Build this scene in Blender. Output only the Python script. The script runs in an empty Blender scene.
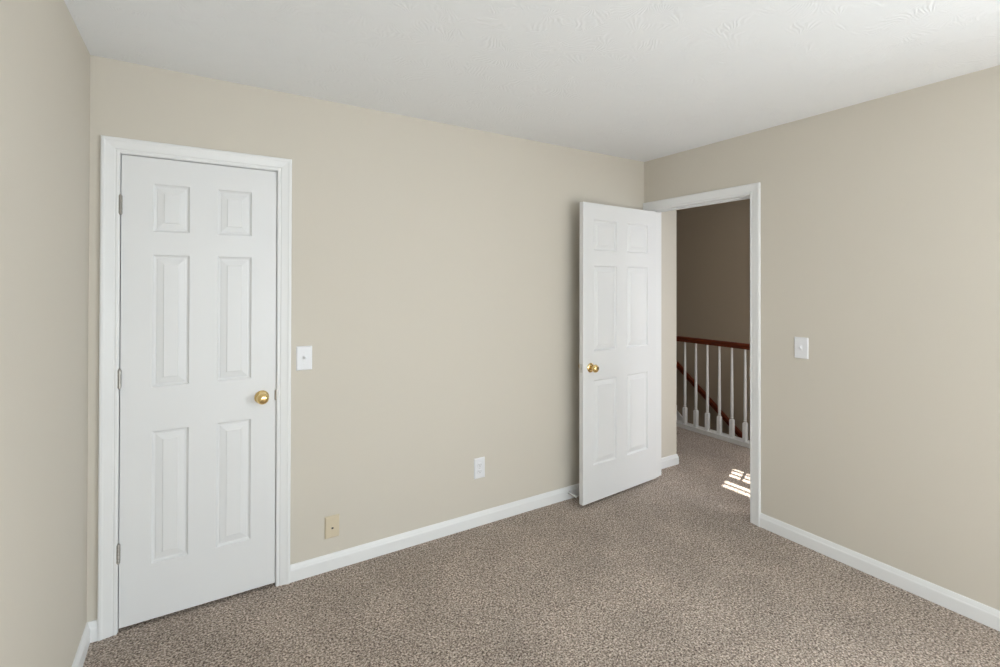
import bpy, bmesh, math, random
from mathutils import Vector, Matrix
import numpy as np

S = bpy.context.scene
COL = S.collection
R = math.radians

# ------------------------------------------------------------------ camera
F_PX, CY_PX = 483.1939, 280.9425
CAM_YAW, CAM_PITCH, CAM_ROLL = R(31.7681), R(0.3128), R(0.1128)
cam_data = bpy.data.cameras.new('camera')
cam = bpy.data.objects.new('camera', cam_data)
COL.objects.link(cam)
fw = Vector((math.sin(CAM_YAW) * math.cos(CAM_PITCH), math.cos(CAM_YAW) * math.cos(CAM_PITCH), math.sin(CAM_PITCH)))
rt = Vector((math.cos(CAM_YAW), -math.sin(CAM_YAW), 0))
up = rt.cross(fw)
rt, up = rt * math.cos(CAM_ROLL) + up * math.sin(CAM_ROLL), -rt * math.sin(CAM_ROLL) + up * math.cos(CAM_ROLL)
M = Matrix((rt, up, -fw)).transposed().to_4x4()
M.translation = Vector((-2.937, -2.6093, 1.4898))
cam.matrix_world = M
cam_data.sensor_width = 36.0
cam_data.lens = F_PX * 36.0 / 1000.0
cam_data.shift_y = -(333.5 - CY_PX) / 1000.0
cam_data.clip_start = 0.02
S.camera = cam

# ------------------------------------------------------------------ light
S.view_settings.view_transform = 'Standard'
S.view_settings.look = 'None'
S.view_settings.gamma = 1.0
S.view_settings.use_curve_mapping = False
S.view_settings.exposure = 0.15

W = bpy.data.worlds.new('sky'); S.world = W; W.use_nodes = True
bg = W.node_tree.nodes['Background']
bg.inputs[0].default_value = (0.80, 0.90, 1.0, 1)
bg.inputs[1].default_value = 1.0

def area_light(name, loc, direction, sx, sy, power, color, spread=180):
    d = bpy.data.lights.new(name, 'AREA'); d.shape = 'RECTANGLE'
    d.size, d.size_y = sx, sy; d.energy = power; d.color = color
    d.spread = R(spread)
    o = bpy.data.objects.new(name, d); COL.objects.link(o)
    o.location = loc
    o.rotation_euler = Vector(direction).to_track_quat('-Z', 'Z').to_euler()
    return o

# sun that falls through the stairwell window onto the landing
sd = bpy.data.lights.new('sun', 'SUN'); sd.energy = 22.0; sd.angle = R(0.5); sd.color = (1.0, 0.97, 0.92)
sun = bpy.data.objects.new('sun', sd); COL.objects.link(sun)
SUN_DIR = Vector((-1.0, -0.4, -1.1))
sun.rotation_euler = SUN_DIR.to_track_quat('-Z', 'Z').to_euler()
sun.location = (6, 2, 5)

RY = -4.30            # wall behind the camera
WX0, WX1, WZ0, WZ1 = -3.00, -1.00, 0.35, 2.15      # bedroom window behind the camera
area_light('daylight_bedroom_window', ((WX0 + WX1) / 2, RY - 0.20, (WZ0 + WZ1) / 2), (0.75, 1, -0.85),
           WX1 - WX0, WZ1 - WZ0, 35, (0.825, 0.93, 1.0))
area_light('ceiling_fill_bedroom_window', ((WX0 + WX1) / 2, RY - 0.25, (WZ0 + WZ1) / 2 - 0.1), (0, 1, 0.85),
           WX1 - WX0, WZ1 - WZ0, 32, (0.895, 0.96, 1.0))  # up-tilted fill lamp added so the ceiling comes out brighter
VY0, VY1 = -4.10, -2.80                            # unseen window added in the right wall to brighten the left wall
area_light('fill_side_window', (0.115 + 0.12, (VY0 + VY1) / 2, (WZ0 + WZ1) / 2), (-1, 0, -0.45),
           VY1 - VY0, WZ1 - WZ0, 78, (0.825, 0.93, 1.0))
area_light('ceiling_fill_side_window', (0.115 + 0.16, (VY0 + VY1) / 2, (WZ0 + WZ1) / 2 - 0.1), (-1, 0, 0.55),
           VY1 - VY0, WZ1 - WZ0, 8, (0.95, 0.98, 1.0))  # weak upward fill lamp added at the side window
HX = 2.26             # stairwell outer wall
HWY0, HWY1, HWZ0, HWZ1 = -0.75, 0.415, 1.20, 2.305   # stairwell window
area_light('daylight_stair_window', (HX + 0.35, (HWY0 + HWY1) / 2, (HWZ0 + HWZ1) / 2), (-1, 0, 0),
           HWY1 - HWY0, HWZ1 - HWZ0, 14, (0.85, 0.92, 1.0))
HFX0, HFX1 = 0.55, 1.55                            # unseen window added at the near end to light the hall
area_light('fill_hall_window', ((HFX0 + HFX1) / 2, -2.1 - 0.12, 1.45), (0, 1, -1.0),
           HFX1 - HFX0, 1.2, 29, (0.96, 0.97, 1.0))

# ------------------------------------------------------------------ materials
def new_mat(name):
    m = bpy.data.materials.new(name); m.use_nodes = True
    nt = m.node_tree
    return m, nt, nt.nodes['Principled BSDF']

def node(nt, kind, **kw):
    n = nt.nodes.new(kind)
    for k, v in kw.items(): setattr(n, k, v)
    return n

def simple(name, col, rough=0.5, metal=0.0, bump=0.0, bscale=200, spec=0.5):
    m, nt, b = new_mat(name)
    b.inputs['Base Color'].default_value = (*col, 1)
    b.inputs['Roughness'].default_value = rough
    b.inputs['Metallic'].default_value = metal
    b.inputs['Specular IOR Level'].default_value = spec
    if bump:
        g = node(nt, 'ShaderNodeNewGeometry')
        n = node(nt, 'ShaderNodeTexNoise'); n.inputs['Scale'].default_value = bscale; n.inputs['Detail'].default_value = 3
        bp = node(nt, 'ShaderNodeBump'); bp.inputs['Strength'].default_value = bump; bp.inputs['Distance'].default_value = 0.002
        nt.links.new(g.outputs['Position'], n.inputs['Vector'])
        nt.links.new(n.outputs['Fac'], bp.inputs['Height'])
        nt.links.new(bp.outputs['Normal'], b.inputs['Normal'])
    return m

M_WALL = simple('beige_wall_paint', (0.640, 0.593, 0.514), 0.75, bump=0.12, bscale=140, spec=0.3)
M_STAIRWALL = simple('shaded_stairwell_wall', (0.41, 0.335, 0.25), 0.75, bump=0.12, bscale=140, spec=0.3)  # stairwell dimness put into the wall colour, darker than the bedroom beige
M_TRIM = simple('white_trim_paint', (0.81, 0.81, 0.805), 0.38, bump=0.03, bscale=60)
M_DOOR = simple('white_door_paint', (0.78, 0.78, 0.78), 0.42, bump=0.05, bscale=90)
M_PLAST = simple('white_plastic', (0.80, 0.80, 0.82), 0.3)
M_BEIGE = simple('almond_plastic', (0.66, 0.57, 0.42), 0.35)
M_SLOT = simple('dark_slot', (0.05, 0.05, 0.05), 0.6)
M_BRASS = simple('polished_brass', (0.84, 0.63, 0.30), 0.14, 1.0)
M_NICKEL = simple('worn_nickel', (0.42, 0.40, 0.37), 0.38, 1.0)
M_STEEL = simple('screw_steel', (0.65, 0.65, 0.64), 0.35, 1.0)
M_RUBBER = simple('white_rubber', (0.75, 0.74, 0.70), 0.7)
M_BLIND = simple('blind_slat', (0.75, 0.74, 0.70), 0.5)

def wood_mat():
    m, nt, b = new_mat('cherry_wood')
    g = node(nt, 'ShaderNodeNewGeometry')
    mp = node(nt, 'ShaderNodeMapping'); mp.inputs['Scale'].default_value = (60, 5, 60)
    n = node(nt, 'ShaderNodeTexNoise'); n.inputs['Scale'].default_value = 1.5; n.inputs['Detail'].default_value = 5
    r = node(nt, 'ShaderNodeValToRGB')
    r.color_ramp.elements[0].position = 0.3; r.color_ramp.elements[0].color = (0.070, 0.011, 0.003, 1)
    r.color_ramp.elements[1].position = 0.75; r.color_ramp.elements[1].color = (0.20, 0.036, 0.009, 1)
    L = nt.links.new
    L(g.outputs['Position'], mp.inputs['Vector']); L(mp.outputs[0], n.inputs['Vector'])
    L(n.outputs['Fac'], r.inputs[0]); L(r.outputs[0], b.inputs['Base Color'])
    b.inputs['Roughness'].default_value = 0.42; b.inputs['Specular IOR Level'].default_value = 0.3
    return m
M_WOOD = wood_mat()

def carpet_mat():
    m, nt, b = new_mat('speckled_carpet')
    L = nt.links.new
    g = node(nt, 'ShaderNodeNewGeometry')
    # tufts: random value per voronoi cell
    v = node(nt, 'ShaderNodeTexVoronoi'); v.inputs['Scale'].default_value = 235
    L(g.outputs['Position'], v.inputs['Vector'])
    sep = node(nt, 'ShaderNodeSeparateColor'); L(v.outputs['Color'], sep.inputs[0])
    n1 = node(nt, 'ShaderNodeTexNoise'); n1.inputs['Scale'].default_value = 120; n1.inputs['Detail'].default_value = 4
    L(g.outputs['Position'], n1.inputs['Vector'])
    mx = node(nt, 'ShaderNodeMath', operation='MULTIPLY_ADD'); mx.inputs[1].default_value = 0.42
    sub = node(nt, 'ShaderNodeMath', operation='MULTIPLY_ADD'); sub.inputs[1].default_value = 1.7; sub.inputs[2].default_value = -0.56
    L(n1.outputs['Fac'], sub.inputs[0])
    L(sep.outputs[0], mx.inputs[0]); L(sub.outputs[0], mx.inputs[2])
    r = node(nt, 'ShaderNodeValToRGB')
    e = r.color_ramp.elements
    e[0].position = 0.12; e[0].color = (0.075, 0.050, 0.038, 1)
    e[1].position = 0.92; e[1].color = (0.82, 0.72, 0.62, 1)
    x = e.new(0.38); x.color = (0.260, 0.202, 0.162, 1)
    x = e.new(0.60); x.color = (0.480, 0.392, 0.325, 1)
    L(mx.outputs[0], r.inputs[0])
    # worn / brushed patches of the pile
    n2 = node(nt, 'ShaderNodeTexNoise'); n2.inputs['Scale'].default_value = 2.6; n2.inputs['Detail'].default_value = 3
    L(g.outputs['Position'], n2.inputs['Vector'])
    mr = node(nt, 'ShaderNodeMapRange'); mr.inputs['From Min'].default_value = 0.3; mr.inputs['From Max'].default_value = 0.7
    mr.inputs['To Min'].default_value = 0.90; mr.inputs['To Max'].default_value = 1.16
    L(n2.outputs['Fac'], mr.inputs['Value'])
    mul = node(nt, 'ShaderNodeMix', data_type='RGBA', blend_type='MULTIPLY'); mul.inputs[0].default_value = 1
    L(r.outputs[0], mul.inputs[6]); L(mr.outputs[0], mul.inputs[7])
    L(mul.outputs[2], b.inputs['Base Color'])
    b.inputs['Roughness'].default_value = 0.95
    b.inputs['Specular IOR Level'].default_value = 0.1
    b.inputs['Sheen Weight'].default_value = 0.15
    bp = node(nt, 'ShaderNodeBump'); bp.inputs['Strength'].default_value = 0.7; bp.inputs['Distance'].default_value = 0.006
    L(mx.outputs[0], bp.inputs['Height']); L(bp.outputs[0], b.inputs['Normal'])
    return m
M_CARPET = carpet_mat()

def ceiling_mat():
    """white paint over stamped, fan shaped brush texture"""
    m, nt, b = new_mat('stamped_ceiling')
    L = nt.links.new
    b.inputs['Base Color'].default_value = (0.875, 0.89, 0.905, 1)
    b.inputs['Roughness'].default_value = 0.8
    b.inputs['Specular IOR Level'].default_value = 0.25
    g = node(nt, 'ShaderNodeNewGeometry')
    nd = node(nt, 'ShaderNodeTexNoise'); nd.inputs['Scale'].default_value = 5
    L(g.outputs['Position'], nd.inputs['Vector'])
    add = node(nt, 'ShaderNodeVectorMath', operation='MULTIPLY_ADD'); add.inputs[1].default_value = (0.12,) * 3
    L(nd.outputs['Color'], add.inputs[0]); L(g.outputs['Position'], add.inputs[2])
    v = node(nt, 'ShaderNodeTexVoronoi'); v.inputs['Scale'].default_value = 9.0
    L(add.outputs[0], v.inputs['Vector'])
    # local coordinates inside each stamp, scaled; angle based streaks
    sub = node(nt, 'ShaderNodeVectorMath', operation='SUBTRACT'); L(add.outputs[0], sub.inputs[0]); L(v.outputs['Position'], sub.inputs[1])
    s = node(nt, 'ShaderNodeSeparateXYZ'); L(sub.outputs[0], s.inputs[0])
    sc = node(nt, 'ShaderNodeSeparateColor'); L(v.outputs['Color'], sc.inputs[0])
    # shift the fan centre
    ox = node(nt, 'ShaderNodeMath', operation='MULTIPLY_ADD'); ox.inputs[1].default_value = 0.22; L(sc.outputs[0], ox.inputs[0]); 
    sx = node(nt, 'ShaderNodeMath', operation='SUBTRACT'); L(s.outputs[0], sx.inputs[0]); sx.inputs[1].default_value = 0.11; L(sx.outputs[0], ox.inputs[2])
    oy = node(nt, 'ShaderNodeMath', operation='MULTIPLY_ADD'); oy.inputs[1].default_value = 0.22; L(sc.outputs[1], oy.inputs[0])
    sy = node(nt, 'ShaderNodeMath', operation='SUBTRACT'); L(s.outputs[1], sy.inputs[0]); sy.inputs[1].default_value = 0.11; L(sy.outputs[0], oy.inputs[2])
    at = node(nt, 'ShaderNodeMath', operation='ARCTAN2'); L(oy.outputs[0], at.inputs[0]); L(ox.outputs[0], at.inputs[1])
    nn = node(nt, 'ShaderNodeTexNoise'); nn.inputs['Scale'].default_value = 9; nn.inputs['Detail'].default_value = 4
    L(g.outputs['Position'], nn.inputs['Vector'])
    sp = node(nt, 'ShaderNodeMath', operation='MULTIPLY_ADD'); sp.inputs[1].default_value = 34; L(at.outputs[0], sp.inputs[0])
    nm = node(nt, 'ShaderNodeMath', operation='MULTIPLY'); nm.inputs[1].default_value = 26; L(nn.outputs['Fac'], nm.inputs[0])
    L(nm.outputs[0], sp.inputs[2])
    si = node(nt, 'ShaderNodeMath', operation='SINE'); L(sp.outputs[0], si.inputs[0])
    # only some places carry texture
    msk = node(nt, 'ShaderNodeTexNoise'); msk.inputs['Scale'].default_value = 9; L(g.outputs['Position'], msk.inputs['Vector'])
    mr = node(nt, 'ShaderNodeMapRange'); mr.inputs['From Min'].default_value = 0.38; mr.inputs['From Max'].default_value = 0.58
    L(msk.outputs['Fac'], mr.inputs['Value'])
    mm = node(nt, 'ShaderNodeMath', operation='MULTIPLY'); L(si.outputs[0], mm.inputs[0]); L(mr.outputs[0], mm.inputs[1])
    n3 = node(nt, 'ShaderNodeTexNoise'); n3.inputs['Scale'].default_value = 30; n3.inputs['Detail'].default_value = 3; L(g.outputs['Position'], n3.inputs['Vector'])
    fin = node(nt, 'ShaderNodeMath', operation='ADD'); L(mm.outputs[0], fin.inputs[0]); L(n3.outputs['Fac'], fin.inputs[1])
    bp = node(nt, 'ShaderNodeBump'); bp.inputs['Strength'].default_value = 0.30; bp.inputs['Distance'].default_value = 0.0017
    L(fin.outputs[0], bp.inputs['Height']); L(bp.outputs[0], b.inputs['Normal'])
    return m
M_CEIL = ceiling_mat()

def glass_mat():
    m = bpy.data.materials.new('window_glass'); m.use_nodes = True
    nt = m.node_tree; nt.nodes.clear()
    o = node(nt, 'ShaderNodeOutputMaterial'); mi = node(nt, 'ShaderNodeMixShader'); mi.inputs[0].default_value = 0.06
    t = node(nt, 'ShaderNodeBsdfTransparent'); g = node(nt, 'ShaderNodeBsdfGlossy'); g.inputs['Roughness'].default_value = 0.02
    nt.links.new(t.outputs[0], mi.inputs[1]); nt.links.new(g.outputs[0], mi.inputs[2]); nt.links.new(mi.outputs[0], o.inputs[0])
    return m
M_GLASS = glass_mat()

# ------------------------------------------------------------------ mesh helpers
def obj(name, bm, mat, parent=None, smooth=False, bevel=0, merge=True, seg=2, angle=35):
    if merge: bmesh.ops.remove_doubles(bm, verts=bm.verts, dist=1e-5)
    bmesh.ops.recalc_face_normals(bm, faces=bm.faces)
    me = bpy.data.meshes.new(name); bm.to_mesh(me); bm.free()
    me.materials.append(mat)
    if smooth:
        me.polygons.foreach_set('use_smooth', [True] * len(me.polygons))
        me.set_sharp_from_angle(angle=R(angle))
    o = bpy.data.objects.new(name, me); COL.objects.link(o)
    if parent: o.parent = parent
    if bevel:
        b = o.modifiers.new('bevel', 'BEVEL'); b.width = bevel; b.segments = seg
        b.limit_method = 'ANGLE'; b.angle_limit = R(28); b.harden_normals = False
    return o

def box(bm, x0, x1, y0, y1, z0, z1):
    v = [bm.verts.new((x, y, z)) for x in (x0, x1) for y in (y0, y1) for z in (z0, z1)]
    for f in ((0, 1, 3, 2), (4, 6, 7, 5), (0, 4, 5, 1), (2, 3, 7, 6), (0, 2, 6, 4), (1, 5, 7, 3)):
        bm.faces.new([v[i] for i in f])
    return v

def lathe(bm, prof, origin, axis, seg=32):
    """prof = [(distance along axis, radius)]"""
    a = Vector(axis).normalized(); o = Vector(origin)
    u = a.orthogonal().normalized(); w = a.cross(u)
    rings = []
    for d, r in prof:
        if r < 1e-6: rings.append([bm.verts.new(o + a * d)])
        else: rings.append([bm.verts.new(o + a * d + (u * math.cos(2 * math.pi * k / seg) + w * math.sin(2 * math.pi * k / seg)) * r) for k in range(seg)])
    for A, B in zip(rings, rings[1:]):
        for k in range(seg):
            k2 = (k + 1) % seg
            if len(A) == 1 and len(B) == 1: continue
            if len(A) == 1: bm.faces.new((A[0], B[k], B[k2]))
            elif len(B) == 1: bm.faces.new((A[k], A[k2], B[0]))
            else: bm.faces.new((A[k], A[k2], B[k2], B[k]))
    for Rg, rev in ((rings[0], True), (rings[-1], False)):
        if len(Rg) > 1: bm.faces.new(Rg[::-1] if rev else Rg)

def sweep(bm, sections):
    """sections: list of equal-length closed point loops; quads between, capped ends"""
    vs = [[bm.verts.new(p) for p in s] for s in sections]
    n = len(vs[0])
    for A, B in zip(vs, vs[1:]):
        for k in range(n):
            bm.faces.new((A[k], A[(k + 1) % n], B[(k + 1) % n], B[k]))
    bm.faces.new(vs[0][::-1]); bm.faces.new(vs[-1])

def empty(name, loc, rz=0.0):
    o = bpy.data.objects.new(name, None); COL.objects.link(o); o.location = loc; o.rotation_euler = (0, 0, rz)
    o.empty_display_size = 0.05
    return o

def tag(o, label=None, cat=None, group=None, kind=None):
    if label: o['label'] = label
    if cat: o['category'] = cat
    if group: o['group'] = group
    if kind: o['kind'] = kind
    return o

def struct(o, label=None):
    o['kind'] = 'structure'
    if label: o['label'] = label
    return o

# ------------------------------------------------------------------ shell
H = 2.44; LX = -3.333; T = 0.115
# closet door opening (rough) and entrance opening (rough)
CX0, CX1, CZ = -3.2490, -2.6000, 2.062
DY0, DY1, DZ = -0.873, -0.048, 2.070

bm = bmesh.new()
box(bm, LX - T, CX0, 0, T, 0, H); box(bm, CX1, 0, 0, T, 0, H); box(bm, CX0, CX1, 0, T, CZ, H)
struct(obj('wall_back', bm, M_WALL, merge=False), 'beige painted wall with the closet door')
bm = bmesh.new(); box(bm, LX - T, LX, RY, 0, 0, H)
struct(obj('wall_left', bm, M_WALL), 'beige painted wall at the left edge')
bm = bmesh.new()
box(bm, 0, T, DY1, 0.028, 0, H); box(bm, 0, T, VY1, DY0, 0, H); box(bm, 0, T, DY0, DY1, DZ, H)
box(bm, 0, T, RY, VY0, 0, H); box(bm, 0, T, VY0, VY1, 0, WZ0); box(bm, 0, T, VY0, VY1, WZ1, H)
struct(obj('wall_right', bm, M_WALL, merge=False), 'beige painted wall with the open doorway')
bm = bmesh.new()
box(bm, LX - T, WX0, RY - T, RY, 0, H); box(bm, WX1, T, RY - T, RY, 0, H)
box(bm, WX0, WX1, RY - T, RY, 0, WZ0); box(bm, WX0, WX1, RY - T, RY, WZ1, H)
struct(obj('wall_front', bm, M_WALL, merge=False), 'beige painted wall with the bedroom window')
# closet shell behind the closed door
bm = bmesh.new()
box(bm, LX - T, -2.2, 0.72, 0.80, 0, H); box(bm, LX - T, LX, T, 0.72, 0, H); box(bm, -2.28, -2.2, T, 0.72, 0, H)
struct(obj('wall_closet', bm, M_WALL, merge=False), 'inside walls of the closet')
# hall
SX0 = 1.385           # stairwell edge behind the balustrade
bm = bmesh.new()
box(bm, T, 0.418, 0.028, 0.20, 0, H); box(bm, 0.31, 0.418, 0.20, 3.0, 0, H)
struct(obj('wall_hall_corner', bm, M_WALL, merge=False), 'beige hall wall ending in a corner beyond the doorway')
bm = bmesh.new(); 
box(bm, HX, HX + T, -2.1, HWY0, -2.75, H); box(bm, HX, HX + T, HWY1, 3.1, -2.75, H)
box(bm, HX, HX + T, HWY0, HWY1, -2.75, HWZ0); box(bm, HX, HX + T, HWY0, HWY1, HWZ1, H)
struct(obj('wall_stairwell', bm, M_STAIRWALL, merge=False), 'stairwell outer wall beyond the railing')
bm = bmesh.new(); box(bm, T, HFX0, -2.1, -2.0, -2.75, H); box(bm, HFX1, HX, -2.1, -2.0, -2.75, H)
box(bm, HFX0, HFX1, -2.1, -2.0, -2.75, 0.85); box(bm, HFX0, HFX1, -2.1, -2.0, 2.05, H)
struct(obj('wall_hall_front', bm, M_WALL))
bm = bmesh.new(); box(bm, 0.31, HX, 3.0, 3.1, -2.75, H)
struct(obj('wall_hall_back', bm, M_WALL))
bm = bmesh.new(); box(bm, SX0 - 0.08, SX0, -2.0, 3.0, -2.75, -0.22)
struct(obj('wall_stair_inner', bm, M_WALL))
STY = 1.75            # top nosing of the stairs
bm = bmesh.new(); box(bm, LX - T, T, RY - T, 0.80, -0.2, 0); box(bm, T, SX0, -2.1, 3.1, -0.22, 0)
box(bm, SX0, HX, STY, 3.1, -0.22, 0); box(bm, SX0 - 0.08, HX, -2.0, 3.1, -2.85, -2.75)
struct(obj('floor', bm, M_CARPET, merge=False), 'speckled grey brown carpet')
bm = bmesh.new(); box(bm, LX - T, T, RY - T, 0.80, H, H + 0.1); box(bm, T, HX + T, -2.1, 3.1, H, H + 0.1)
struct(obj('ceiling', bm, M_CEIL, merge=False), 'white ceiling with a stamped brush texture')

# ------------------------------------------------------------------ baseboards
BB = [(0, 0), (0.0135, 0), (0.0135, 0.054), (0.0125, 0.059), (0.0100, 0.063), (0.0092, 0.068), (0.0070, 0.076), (0.0045, 0.082), (0, 0.083)]
def baseboard(name, pts, normals, label):
    """pts: polyline along the wall (x, y); normals: per point, mitred offset direction"""
    bm = bmesh.new()
    sweep(bm, [[(p[0] + n[0] * t, p[1] + n[1] * t, z) for t, z in BB] for p, n in zip(pts, normals)])
    return struct(obj(name, bm, M_TRIM), label)
CASW = 0.064
baseboard('baseboard_back', [(-2.558, 0), (0, 0)], [(0, -1), (0, -1)], 'white baseboard under the beige back wall')
baseboard('baseboard_corner', [(LX, 0), (-3.2960, 0)], [(1, -1), (0, -1)], 'short white baseboard between the left wall and the closet casing')
baseboard('baseboard_left', [(LX, RY), (LX, 0)], [(1, 0), (1, -1)], 'white baseboard along the left wall')
baseboard('baseboard_right', [(0, -0.9215), (0, RY)], [(-1, 0), (-1, 0)], 'white baseboard right of the doorway')
baseboard('baseboard_hall', [(T, 0.028), (0.418, 0.028), (0.418, 3.0)], [(0, -1), (1, -1), (1, 0)], 'white baseboard around the hall wall corner')
baseboard('baseboard_front', [(0, RY), (LX, RY)], [(0, 1), (0, 1)], None)

# ------------------------------------------------------------------ door casings and jambs
CP = [(0, 0), (0, 0.0075), (0.003, 0.0095), (0.010, 0.0100), (0.014, 0.0085), (0.018, 0.0110), (0.036, 0.0135), (0.046, 0.0150),
      (0.052, 0.0172), (0.059, 0.0172), (CASW - 0.001, 0.0150), (CASW, 0.012), (CASW, 0)]
def casing(bm, a0, a1, z1, to3, w0=None):
    """U-shaped casing round an opening a0..a1, height z1; to3(a, t, z) maps to world"""
    secs = []
    for (sa, a, z, dz) in ((-1, a0, 0, 0), (-1, a0, z1, 1), (1, a1, z1, 1), (1, a1, 0, 0)):
        secs.append([to3(a + sa * w, t, z + dz * w) for w, t in CP])
    sweep(bm, secs)
def jamb(bm, a0, a1, z1, d0, d1, to3, th=0.018, stop=None):
    def b(p0, p1, q0, q1, r0, r1):
        A, B = to3(p0, q0, r0), to3(p1, q1, r1)
        box(bm, min(A[0], B[0]), max(A[0], B[0]), min(A[1], B[1]), max(A[1], B[1]), min(A[2], B[2]), max(A[2], B[2]))
    b(a0 - th, a0, d0, d1, 0, z1 + th); b(a1, a1 + th, d0, d1, 0, z1 + th); b(a0, a1, d0, d1, z1, z1 + th)
    if stop:
        s0, s1 = stop
        b(a0, a0 + 0.010, s0, s1, 0, z1); b(a1 - 0.010, a1, s0, s1, 0, z1); b(a0 + 0.010, a1 - 0.010, s0, s1, z1 - 0.010, z1)

# closet: casing on y=0 facing -y.  to3(a, t, z): a = x, t = out of the wall
cl3 = lambda a, t, z: (a, -t, z)
KX0, KX1, KZ = -3.2310, -2.6180, 2.0425
t1 = empty('trim_1', ((KX0 + KX1) / 2, 0, 0)); struct(t1, 'white casing around the closed closet door')
loc1 = Matrix.Translation((-t1.location[0], 0, 0))
bm = bmesh.new(); casing(bm, KX0 - 0.0015, KX1 + 0.0015, KZ + 0.0015, cl3); bm.transform(loc1)
obj('casing', bm, M_TRIM, t1)
bm = bmesh.new(); jamb(bm, KX0, KX1, KZ, 0.0, -T, cl3, stop=(-0.040, -0.075)); bm.transform(loc1)
obj('jamb', bm, M_TRIM, t1, merge=False)
bm = bmesh.new(); box(bm, KX1 - 0.003, KX1 + 0.0012, -0.0030, 0.020, 0.912, 0.966)
lathe(bm, [(0, 0.0075), (0.048, 0.0075)], (KX1 - 0.0002, 0.0005, 0.915), (0, 0, 1), 12); bm.transform(loc1)
tag(obj('strike_plate', bm, M_NICKEL, t1, merge=False), 'dark metal strike lip')

# entrance: casing on x=0 facing -x.  a = y
en3 = lambda a, t, z: (-t, a, z)
eh3 = lambda a, t, z: (T + t, a, z)
EY0, EY1, EZ = -0.8540, -0.0670, 2.0510
t2 = empty('trim_2', (0, (EY0 + EY1) / 2, 0)); struct(t2, 'white casing and jamb around the open doorway')
loc2 = Matrix.Translation((0, -t2.location[1], 0))
bm = bmesh.new(); casing(bm, EY0 - 0.0035, EY1 + 0.0030, EZ + 0.003, en3); bm.transform(loc2)
obj('casing', bm, M_TRIM, t2)
bm = bmesh.new(); casing(bm, EY0 - 0.0035, EY1 + 0.0030, EZ + 0.003, eh3); bm.transform(loc2)
obj('casing', bm, M_TRIM, t2)
bm = bmesh.new(); jamb(bm, EY0, EY1, EZ, 0.0, -T, en3, stop=(-0.040, -0.075)); bm.transform(loc2)
obj('jamb', bm, M_TRIM, t2, merge=False)
bm = bmesh.new(); box(bm, -0.002, 0.034, EY0 - 0.001, EY0 + 0.0016, 0.905, 0.965)
lathe(bm, [(0, 0.006), (0.05, 0.006)], (-0.001, EY0 - 0.001, 0.91), (0, 0, 1), 12); bm.transform(loc2)
tag(obj('strike_plate', bm, M_NICKEL, t2, merge=False), 'pale metal strike plate')

# ------------------------------------------------------------------ six-panel doors
ROWS = [(0.260, 0.836), (1.032, 1.613), (1.716, 1.926)]
def panel_door(name, width, cols, bottom, top, th, label):
    """local frame: u along +X from the latch edge, face at y=0 (front) and y=th (back), z up"""
    root = empty(name, (0, 0, 0)); struct(root, label)
    rects = [(c0, c1, r0, r1) for c0, c1 in cols for r0, r1 in ROWS]
    us = sorted({0, width, *[c for cc in cols for c in cc]}); zs = sorted({bottom, top, *[r for rr in ROWS for r in rr]})
    bm = bmesh.new()
    SL, DP = 0.0085, 0.0105
    def quad(*p): bm.faces.new([bm.verts.new(q) for q in p])
    for y, s in ((0, 1), (th, -1)):
        for u0, u1 in zip(us, us[1:]):
            for z0, z1 in zip(zs, zs[1:]):
                if any(abs(u0 - r[0]) < 1e-6 and abs(z0 - r[2]) < 1e-6 for r in rects): continue
                quad((u0, y, z0), (u1, y, z0), (u1, y, z1), (u0, y, z1))
        for (a, b, c, d) in rects:
            rings = [(0, 0), (SL * 0.25, DP * 0.55), (SL * 0.6, DP * 0.80), (SL, DP)]
            for (i0, e0), (i1, e1) in zip(rings, rings[1:]):
                P = [(a + i0, y + s * e0, c + i0), (b - i0, y + s * e0, c + i0), (b - i0, y + s * e0, d - i0), (a + i0, y + s * e0, d - i0)]
                Q = [(a + i1, y + s * e1, c + i1), (b - i1, y + s * e1, c + i1), (b - i1, y + s * e1, d - i1), (a + i1, y + s * e1, d - i1)]
                for k in range(4): quad(P[k], P[(k + 1) % 4], Q[(k + 1) % 4], Q[k])
    for (a, b, c, d) in rects:
        a, b, c, d = a + SL, b - SL, c + SL, d - SL
        C4 = [(a, c), (b, c), (b, d), (a, d)]
        for k in range(4):
            p, q = C4[k], C4[(k + 1) % 4]
            quad((p[0], DP, p[1]), (q[0], DP, q[1]), (q[0], th - DP, q[1]), (p[0], th - DP, p[1]))
    for u0, u1 in zip(us, us[1:]):
        quad((u0, 0, bottom), (u1, 0, bottom), (u1, th, bottom), (u0, th, bottom)); quad((u0, 0, top), (u1, 0, top), (u1, th, top), (u0, th, top))
    for z0, z1 in zip(zs, zs[1:]):
        quad((0, 0, z0), (0, 0, z1), (0, th, z1), (0, th, z0)); quad((width, 0, z0), (width, 0, z1), (width, th, z1), (width, th, z0))
    obj('slab', bm, M_DOOR, root, bevel=0.0012)
    for (a, b, c, d) in rects:
        bm = bmesh.new()
        a, b, c, d = a + SL, b - SL, c + SL, d - SL
        steps = [(-0.0002, DP), (0.005, DP), (0.007, DP - 0.0022), (0.030, 0.0034), (0.0325, 0.0008)]
        secs = []
        for i, e in steps: secs.append([(a + i, e, c + i), (b - i, e, c + i), (b - i, e, d - i), (a + i, e, d - i)])
        secs = [[(p[0], th - p[1], p[2]) for p in s] for s in secs[::-1]] + secs
        sweep(bm, secs)
        obj('panel', bm, M_DOOR, root)
    return root

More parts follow.
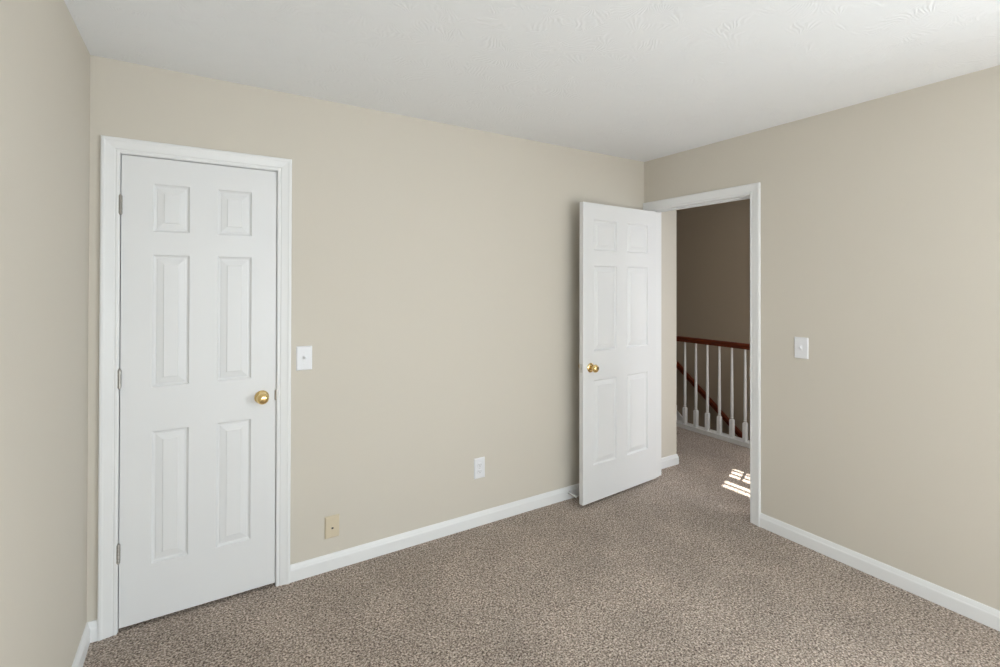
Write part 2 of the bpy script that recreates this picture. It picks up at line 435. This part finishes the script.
KNOB = [(0.010, 0.0), (0.010, 0.0125), (0.018, 0.0115), (0.024, 0.0120), (0.028, 0.0160), (0.032, 0.0215), (0.037, 0.0255), (0.043, 0.0272),
        (0.049, 0.0265), (0.055, 0.0235), (0.059, 0.0190), (0.0615, 0.0140), (0.0625, 0.0080), (0.0627, 0)]
ROSE = [(0, 0), (0, 0.0320), (0.002, 0.0325), (0.005, 0.0300), (0.008, 0.0240), (0.011, 0.0180), (0.012, 0.0130), (0.012, 0)]
def door_knob(parent, loc, axis, label=None):
    bm = bmesh.new(); lathe(bm, KNOB, loc, axis, 40)
    k = obj('door_knob', bm, M_BRASS, parent, smooth=True)
    if label: k['label'] = label
    bm = bmesh.new(); lathe(bm, ROSE, loc, axis, 40)
    obj('rosette', bm, M_BRASS, k, smooth=True, angle=50)
    return k
def hinge(parent, loc, h=0.078, plates=((1, 0),)):
    x, y, z = loc
    bm = bmesh.new()
    for k in range(5):
        z0 = z - h / 2 + k * h / 5
        lathe(bm, [(0, 0.0064), (0.0005, 0.0068), (h / 5 - 0.0010, 0.0068), (h / 5 - 0.0004, 0.0064)], (x, y, z0), (0, 0, 1), 16)
    lathe(bm, [(0, 0.0045), (0.003, 0.0050), (0.006, 0.0020), (0.007, 0)], (x, y, z + h / 2 - 0.0005), (0, 0, 1), 16)
    lathe(bm, [(0, 0.0045), (0.003, 0.0050), (0.006, 0.0020), (0.007, 0)], (x, y, z - h / 2 + 0.0005), (0, 0, -1), 16)
    for x0, x1, y0, y1 in plates: box(bm, x0, x1, y0, y1, z - h / 2, z + h / 2)
    return obj('hinge', bm, M_NICKEL, parent, smooth=True, merge=False)

# closet door (closed)
DT = 0.035
d1 = panel_door('door_1', 0.6080, [(0.1115, 0.247), (0.3570, 0.4985)], 0.016, 2.0395, DT, 'closed white six-panel closet door')
d1.location = (-3.2280, 0.0005, 0)
for r in d1.children: pass
door_knob(d1, (0.5455, 0, 0.936), (0, -1, 0), 'polished brass knob')
for z in (1.824, 1.080, 0.338):
    hinge(d1, (-0.0015, -0.0070, z), plates=((-0.0025, 0.0000, -0.004, 0.030),))
d1['label'] = 'closed white six-panel closet door'

# bedroom door (open against the back wall)
LW = 0.780
ang = math.atan2(0.055, 0.762)
d2 = panel_door('door_2', LW, [(0.100, 0.332), (0.446, 0.680)], 0.016, 2.0375, DT, 'white six-panel bedroom door standing open')
d2.location = (-0.7740, -0.1680, 0); d2.rotation_euler = (0, 0, ang)
door_knob(d2, (0.070, 0, 0.925), (0, -1, 0), 'polished brass knob on the room side')
door_knob(d2, (0.070, DT, 0.925), (0, 1, 0), 'polished brass knob on the wall side')
bm = bmesh.new(); box(bm, -0.0010, 0.001, 0.006, 0.029, 0.897, 0.953); box(bm, -0.009, 0.0, 0.0120, 0.0230, 0.917, 0.933)
obj('latch', bm, M_STEEL, d2, merge=False)
for z in (1.80, 1.06, 0.30):
    hinge(d2, (LW + 0.006, DT + 0.006, z), plates=((LW - 0.0005, LW + 0.0015, 0.004, DT + 0.006),))

# ------------------------------------------------------------------ wall plates
def plate_mesh(bm, w, h, d=0.0065, e=0.006):
    """plate in local XZ, standing out towards -Y"""
    secs = []
    for i, y in ((0, 0), (0, -0.0015), (e * 0.4, -d * 0.75), (e, -d)):
        secs.append([(-w / 2 + i, y, -h / 2 + i), (w / 2 - i, y, -h / 2 + i), (w / 2 - i, y, h / 2 - i), (-w / 2 + i, y, h / 2 - i)])
    sweep(bm, secs)
def screw(parent, x, z, y, mat=M_STEEL):
    bm = bmesh.new(); lathe(bm, [(0, 0.0036), (0.0006, 0.0036), (0.0014, 0.0022), (0.0016, 0)], (x, y, z), (0, -1, 0), 14)
    obj('screw', bm, mat, parent, smooth=True)
def toggle_switch(loc, rz, label):
    r = empty('light_switch', loc, rz); tag(r, label, 'light switch')
    bm = bmesh.new(); plate_mesh(bm, 0.076, 0.122)
    obj('plate', bm, M_PLAST, r)
    bm = bmesh.new(); box(bm, -0.0075, 0.0075, -0.0100, -0.0060, -0.0160, 0.0160)
    obj('toggle_frame', bm, M_PLAST, r, bevel=0.0006)
    bm = bmesh.new()
    sweep(bm, [[(-0.0050, -0.007, -0.008), (0.0050, -0.007, -0.008), (0.0050, -0.007, 0.008), (-0.0050, -0.007, 0.008)],
               [(-0.0042, -0.024, 0.006), (0.0042, -0.024, 0.006), (0.0042, -0.023, 0.013), (-0.0042, -0.023, 0.013)]])
    obj('toggle', bm, M_PLAST, r, bevel=0.0008)
    screw(r, 0, 0.030, -0.0064, M_PLAST); screw(r, 0, -0.030, -0.0064, M_PLAST)
    return r
toggle_switch((-2.489, 0, 1.110), 0, 'white toggle light switch beside the closet door casing')
toggle_switch((0, -1.159, 1.124), R(-90), 'white toggle light switch on the wall right of the open doorway')

r = empty('wall_outlet', (-1.469, 0, 0.351)); tag(r, 'white duplex power outlet low on the beige wall above the baseboard', 'outlet')
bm = bmesh.new(); plate_mesh(bm, 0.076, 0.126); obj('plate', bm, M_PLAST, r)
for s in (1, -1):
    bm = bmesh.new()
    secs = []
    for y, k in ((-0.006, 1.0), (-0.0088, 1.0), (-0.0092, 0.97)):
        ring = []
        for q in range(28):
            a = 2 * math.pi * q / 28
            ring.append((0.0172 * k * math.cos(a), y, s * 0.0200 + max(-0.0140, min(0.0140, 0.0172 * math.sin(a))) * k))
        secs.append(ring)
    sweep(bm, secs)
    f = obj('receptacle', bm, M_PLAST, r)
    bm = bmesh.new()
    box(bm, -0.0080, -0.0060, -0.0094, -0.0088, s * 0.02, s * 0.02 + 0.008); box(bm, 0.0060, 0.0080, -0.0094, -0.0088, s * 0.02, s * 0.02 + 0.007)
    lathe(bm, [(0, 0.0024), (0.0006, 0.0024)], (0, -0.0088, s * 0.02 - 0.006), (0, -1, 0), 12)
    obj('slots', bm, M_SLOT, f, merge=False)
screw(r, 0, 0, -0.0064, M_STEEL)

r = empty('cable_jack', (-2.349, 0, 0.2215)); tag(r, 'small almond coloured jack plate low on the wall near the closet', 'wall jack')
bm = bmesh.new(); plate_mesh(bm, 0.074, 0.114, 0.009, 0.006); obj('plate', bm, M_BEIGE, r)
bm = bmesh.new(); box(bm, -0.008, 0.008, -0.0110, -0.0085, -0.012, 0.004); obj('jack', bm, M_BEIGE, r, bevel=0.0008)
bm = bmesh.new(); box(bm, -0.0050, 0.0050, -0.0113, -0.0105, -0.009, 0.000); obj('socket', bm, M_SLOT, r)
screw(r, 0, 0.040, -0.0088, M_BEIGE); screw(r, 0, -0.040, -0.0088, M_BEIGE)

# ------------------------------------------------------------------ door stop
DSX, DSZ = -0.765, 0.045
r = empty('door_stop', (DSX, -0.0135, DSZ)); tag(r, 'small spring door stop on the baseboard behind the open door', 'door stop')
bm = bmesh.new(); lathe(bm, [(0, 0), (0, 0.011), (0.003, 0.011), (0.008, 0.007), (0.010, 0.006), (0.010, 0)], (0, 0, 0), (0, -1, 0), 20)
obj('base', bm, M_STEEL, r, smooth=True)
bm = bmesh.new(); prof = [(0.009, 0)]
for k in range(22):
    d = 0.009 + k * 0.0025; prof += [(d, 0.0048), (d + 0.00125, 0.0062)]
prof += [(0.0655, 0.0048), (0.0655, 0)]
lathe(bm, prof, (0, 0, 0), (0, -1, 0), 16)
obj('spring', bm, M_STEEL, r, smooth=True)
bm = bmesh.new(); lathe(bm, [(0.064, 0), (0.064, 0.0075), (0.070, 0.0080), (0.078, 0.0075), (0.080, 0.0050), (0.080, 0)], (0, 0, 0), (0, -1, 0), 20)
obj('tip', bm, M_RUBBER, r, smooth=True)

# ------------------------------------------------------------------ balustrade
BY0, BY1 = -1.98, 1.62
RX = 1.335
r = empty('stair_balustrade', (RX, 0, 0)); tag(r, 'white balusters under a dark red brown handrail at the stairwell edge', 'railing')
def rail_section(w, h):
    """moulded handrail profile, local (x, z), z=0 at the underside"""
    return [(-0.40 * w, 0), (0.40 * w, 0), (0.42 * w, 0.18 * h), (0.36 * w, 0.30 * h), (0.44 * w, 0.45 * h), (0.50 * w, 0.60 * h), (0.47 * w, 0.80 * h), (0.32 * w, 0.95 * h),
            (0, h), (-0.32 * w, 0.95 * h), (-0.47 * w, 0.80 * h), (-0.50 * w, 0.60 * h), (-0.44 * w, 0.45 * h), (-0.36 * w, 0.30 * h), (-0.42 * w, 0.18 * h)]
bm = bmesh.new(); P = rail_section(0.060, 0.054)
sweep(bm, [[(x, BY0, 0.890 + z) for x, z in P], [(x, BY1, 0.890 + z) for x, z in P]])
obj('handrail', bm, M_WOOD, r, smooth=True, angle=50)
bm = bmesh.new()
box(bm, -0.040, 0.050, BY0, BY1, 0, 0.034); box(bm, -0.044, 0.052, BY0, BY1, 0.033, 0.045)
obj('base_rail', bm, M_TRIM, r, merge=False, bevel=0.003)
bm = bmesh.new(); box(bm, 0.044, 0.050, BY0, BY1, -0.24, 0.0)
obj('fascia', bm, M_TRIM, r)
def baluster_mesh():
    bm = bmesh.new(); q = 0.0175
    sweep(bm, [[(-q, -q, 0.045), (q, -q, 0.045), (q, q, 0.045), (-q, q, 0.045)], [(-q, -q, 0.205), (q, -q, 0.205), (q, q, 0.205), (-q, q, 0.205)],
               [(-q * .62, -q * .62, 0.216), (q * .62, -q * .62, 0.216), (q * .62, q * .62, 0.216), (-q * .62, q * .62, 0.216)]])
    lathe(bm, [(0.210, 0.0085), (0.222, 0.0105), (0.230, 0.0150), (0.238, 0.0110), (0.246, 0.0125), (0.30, 0.0145), (0.40, 0.0142), (0.60, 0.0118), (0.89, 0.0095), (0.895, 0.0095)], (0, 0, 0), (0, 0, 1), 20)
    return bm
b0 = obj('baluster', baluster_mesh(), M_TRIM, r, smooth=True, merge=False)
ys = [-0.008 + 0.1302 * k for k in range(-14, 13)]
first = True
for y in ys:
    if not (BY0 + 0.03 < y < BY1 - 0.03): continue
    o = b0 if first else b0.copy()
    if not first: COL.objects.link(o)
    o.location = (0, y, 0); first = False
bm = bmesh.new(); box(bm, -0.045, 0.045, BY1 - 0.03, BY1 + 0.06, 0, 1.05); box(bm, -0.055, 0.055, BY1 - 0.04, BY1 + 0.07, 1.05, 1.08)
obj('newel_post', bm, M_TRIM, r, merge=False, bevel=0.004)

# ------------------------------------------------------------------ stairs, wall handrail, skirt
SL_ = 0.787
bm = bmesh.new(); run, rise = 0.25, 0.25 * SL_
n = 13
for k in range(1, n + 1):
    box(bm, SX0, HX - 0.02, STY - k * run, STY - (k - 1) * run, max(-2.75, -k * rise - 0.35), -k * rise)
    box(bm, SX0, HX - 0.02, STY - (k - 1) * run - 0.025, STY - (k - 1) * run, -(k - 1) * rise - 0.04 if k > 1 else -0.04, -(k - 1) * rise - 0.001 if k > 1 else -0.001)
struct(obj('floor_stairs', bm, M_CARPET, merge=False), 'carpeted stair flight')
bm = bmesh.new()
def sk(y): return -0.160 + (y - 1.42) * SL_
y0, y1 = -1.4, 1.62
sweep(bm, [[(x, y0, sk(y0) - 0.42), (x, y1, sk(y1) - 0.42), (x, y1, sk(y1)), (x, y0, sk(y0))] for x in (HX - 0.020, HX)])
struct(obj('trim_3', bm, M_TRIM), 'white stair skirt board')

r = empty('stair_handrail', (HX - 0.06, 0, 0)); tag(r, 'dark wood handrail sloping down the wall behind the white balusters', 'handrail')
P = rail_section(0.050, 0.058)
def hz(y): return 0.475 + (y - 1.42) * SL_
bm = bmesh.new()
sweep(bm, [[(x, y - 0.0, hz(y) - 0.036 + z * 1.22) for x, z in P] for y in (-1.2, 1.80)])
obj('rail', bm, M_WOOD, r, smooth=True, angle=50)
for y in (-0.9, 0.3, 1.65):
    bm = bmesh.new()
    lathe(bm, [(0, 0), (0, 0.030), (0.004, 0.028), (0.008, 0.010), (0.040, 0.008), (0.055, 0.008)], (0.06, y, hz(y) - 0.09), (-1, 0, 0), 16)
    lathe(bm, [(0, 0.007), (0.07, 0.007)], (0.006, y, hz(y) - 0.095), (0, 0, 1), 12)
    obj('bracket', bm, M_BRASS, r, smooth=True, merge=False)

# ------------------------------------------------------------------ windows
def window(name, to3, a0, a1, z0, z1, label, bars=1):
    root = empty(name, (0, 0, 0)); struct(root, label)
    def b(bm, p0, p1, q0, q1, r0, r1):
        A, B = to3(p0, q0, r0), to3(p1, q1, r1)
        box(bm, min(A[0], B[0]), max(A[0], B[0]), min(A[1], B[1]), max(A[1], B[1]), min(A[2], B[2]), max(A[2], B[2]))
    f = 0.045
    bm = bmesh.new()
    b(bm, a0, a0 + f, -0.10, -0.04, z0, z1); b(bm, a1 - f, a1, -0.10, -0.04, z0, z1)
    b(bm, a0 + f, a1 - f, -0.10, -0.04, z0, z0 + f); b(bm, a0 + f, a1 - f, -0.10, -0.04, z1 - f, z1)
    if bars:
        zm = (z0 + z1) / 2; b(bm, a0 + f, a1 - f, -0.095, -0.045, zm - 0.02, zm + 0.02)
    obj('window_frame', bm, M_TRIM, root, merge=False)
    bm = bmesh.new(); b(bm, a0 + f, a1 - f, -0.072, -0.068, z0 + f, z1 - f); obj('pane', bm, M_GLASS, root)
    bm = bmesh.new(); b(bm, a0 - 0.06, a1 + 0.06, 0.0, 0.045, z0 - 0.022, z0); obj('window_sill', bm, M_TRIM, root, bevel=0.003)
    bm = bmesh.new()
    w = min(0.065, H - z1 - 0.005)
    b(bm, a0 - w, a0, 0, 0.016, z0, z1 + w); b(bm, a1, a1 + w, 0, 0.016, z0, z1 + w); b(bm, a0, a1, 0, 0.016, z1, z1 + w)
    b(bm, a0 - w, a1 + w, 0, 0.016, z0 - 0.022 - w, z0 - 0.022)
    obj('window_casing', bm, M_TRIM, root, merge=False)
    return root
window('window_1', lambda a, t, z: (a, RY + t, z), WX0, WX1, WZ0, WZ1, 'bedroom window behind the viewer')
window('window_2', lambda a, t, z: (HX - t, a, z), HWY0, HWY1, HWZ0, HWZ1, 'stairwell window lighting the landing', bars=0)
window('added_window_3', lambda a, t, z: (-t, a, z), VY0, VY1, WZ0, WZ1, 'unseen side window added to brighten the left wall')
window('added_window_4', lambda a, t, z: (a, -2.0 + t, z), HFX0, HFX1, 0.85, 2.05, 'unseen window added to light the hall')
# blind inside the stairwell window: slats shut except a few left level
r = empty('window_blind', (HX + 0.02, 0, 0)); tag(r, 'white horizontal slat blind in the stairwell window', 'blind')
z = HWZ1 - 0.03
bm = bmesh.new(); box(bm, -0.014, 0.014, HWY0 + 0.004, HWY1 - 0.004, HWZ1 - 0.03, HWZ1 - 0.001); obj('headrail', bm, M_BLIND, r)
pitch = 0.080; k = 0
while z - pitch > HWZ0 + 0.01:
    zc = z - pitch / 2
    opened = zc > 1.70
    tl = R(32) if opened else R(86)
    w = 0.038 if opened else 0.044
    bm = bmesh.new(); c, s = math.cos(tl), math.sin(tl)
    pts = [(-w * c, -w * s), (w * c, w * s)]
    nx, nz = -s * 0.0012, c * 0.0012
    q = [(pts[0][0] - nx, pts[0][1] - nz), (pts[1][0] - nx, pts[1][1] - nz), (pts[1][0] + nx, pts[1][1] + nz), (pts[0][0] + nx, pts[0][1] + nz)]
    sweep(bm, [[(x, HWY0 + 0.004, zc + zz) for x, zz in q], [(x, HWY1 - 0.004, zc + zz) for x, zz in q]])
    obj('slat', bm, M_BLIND, r)
    z -= pitch
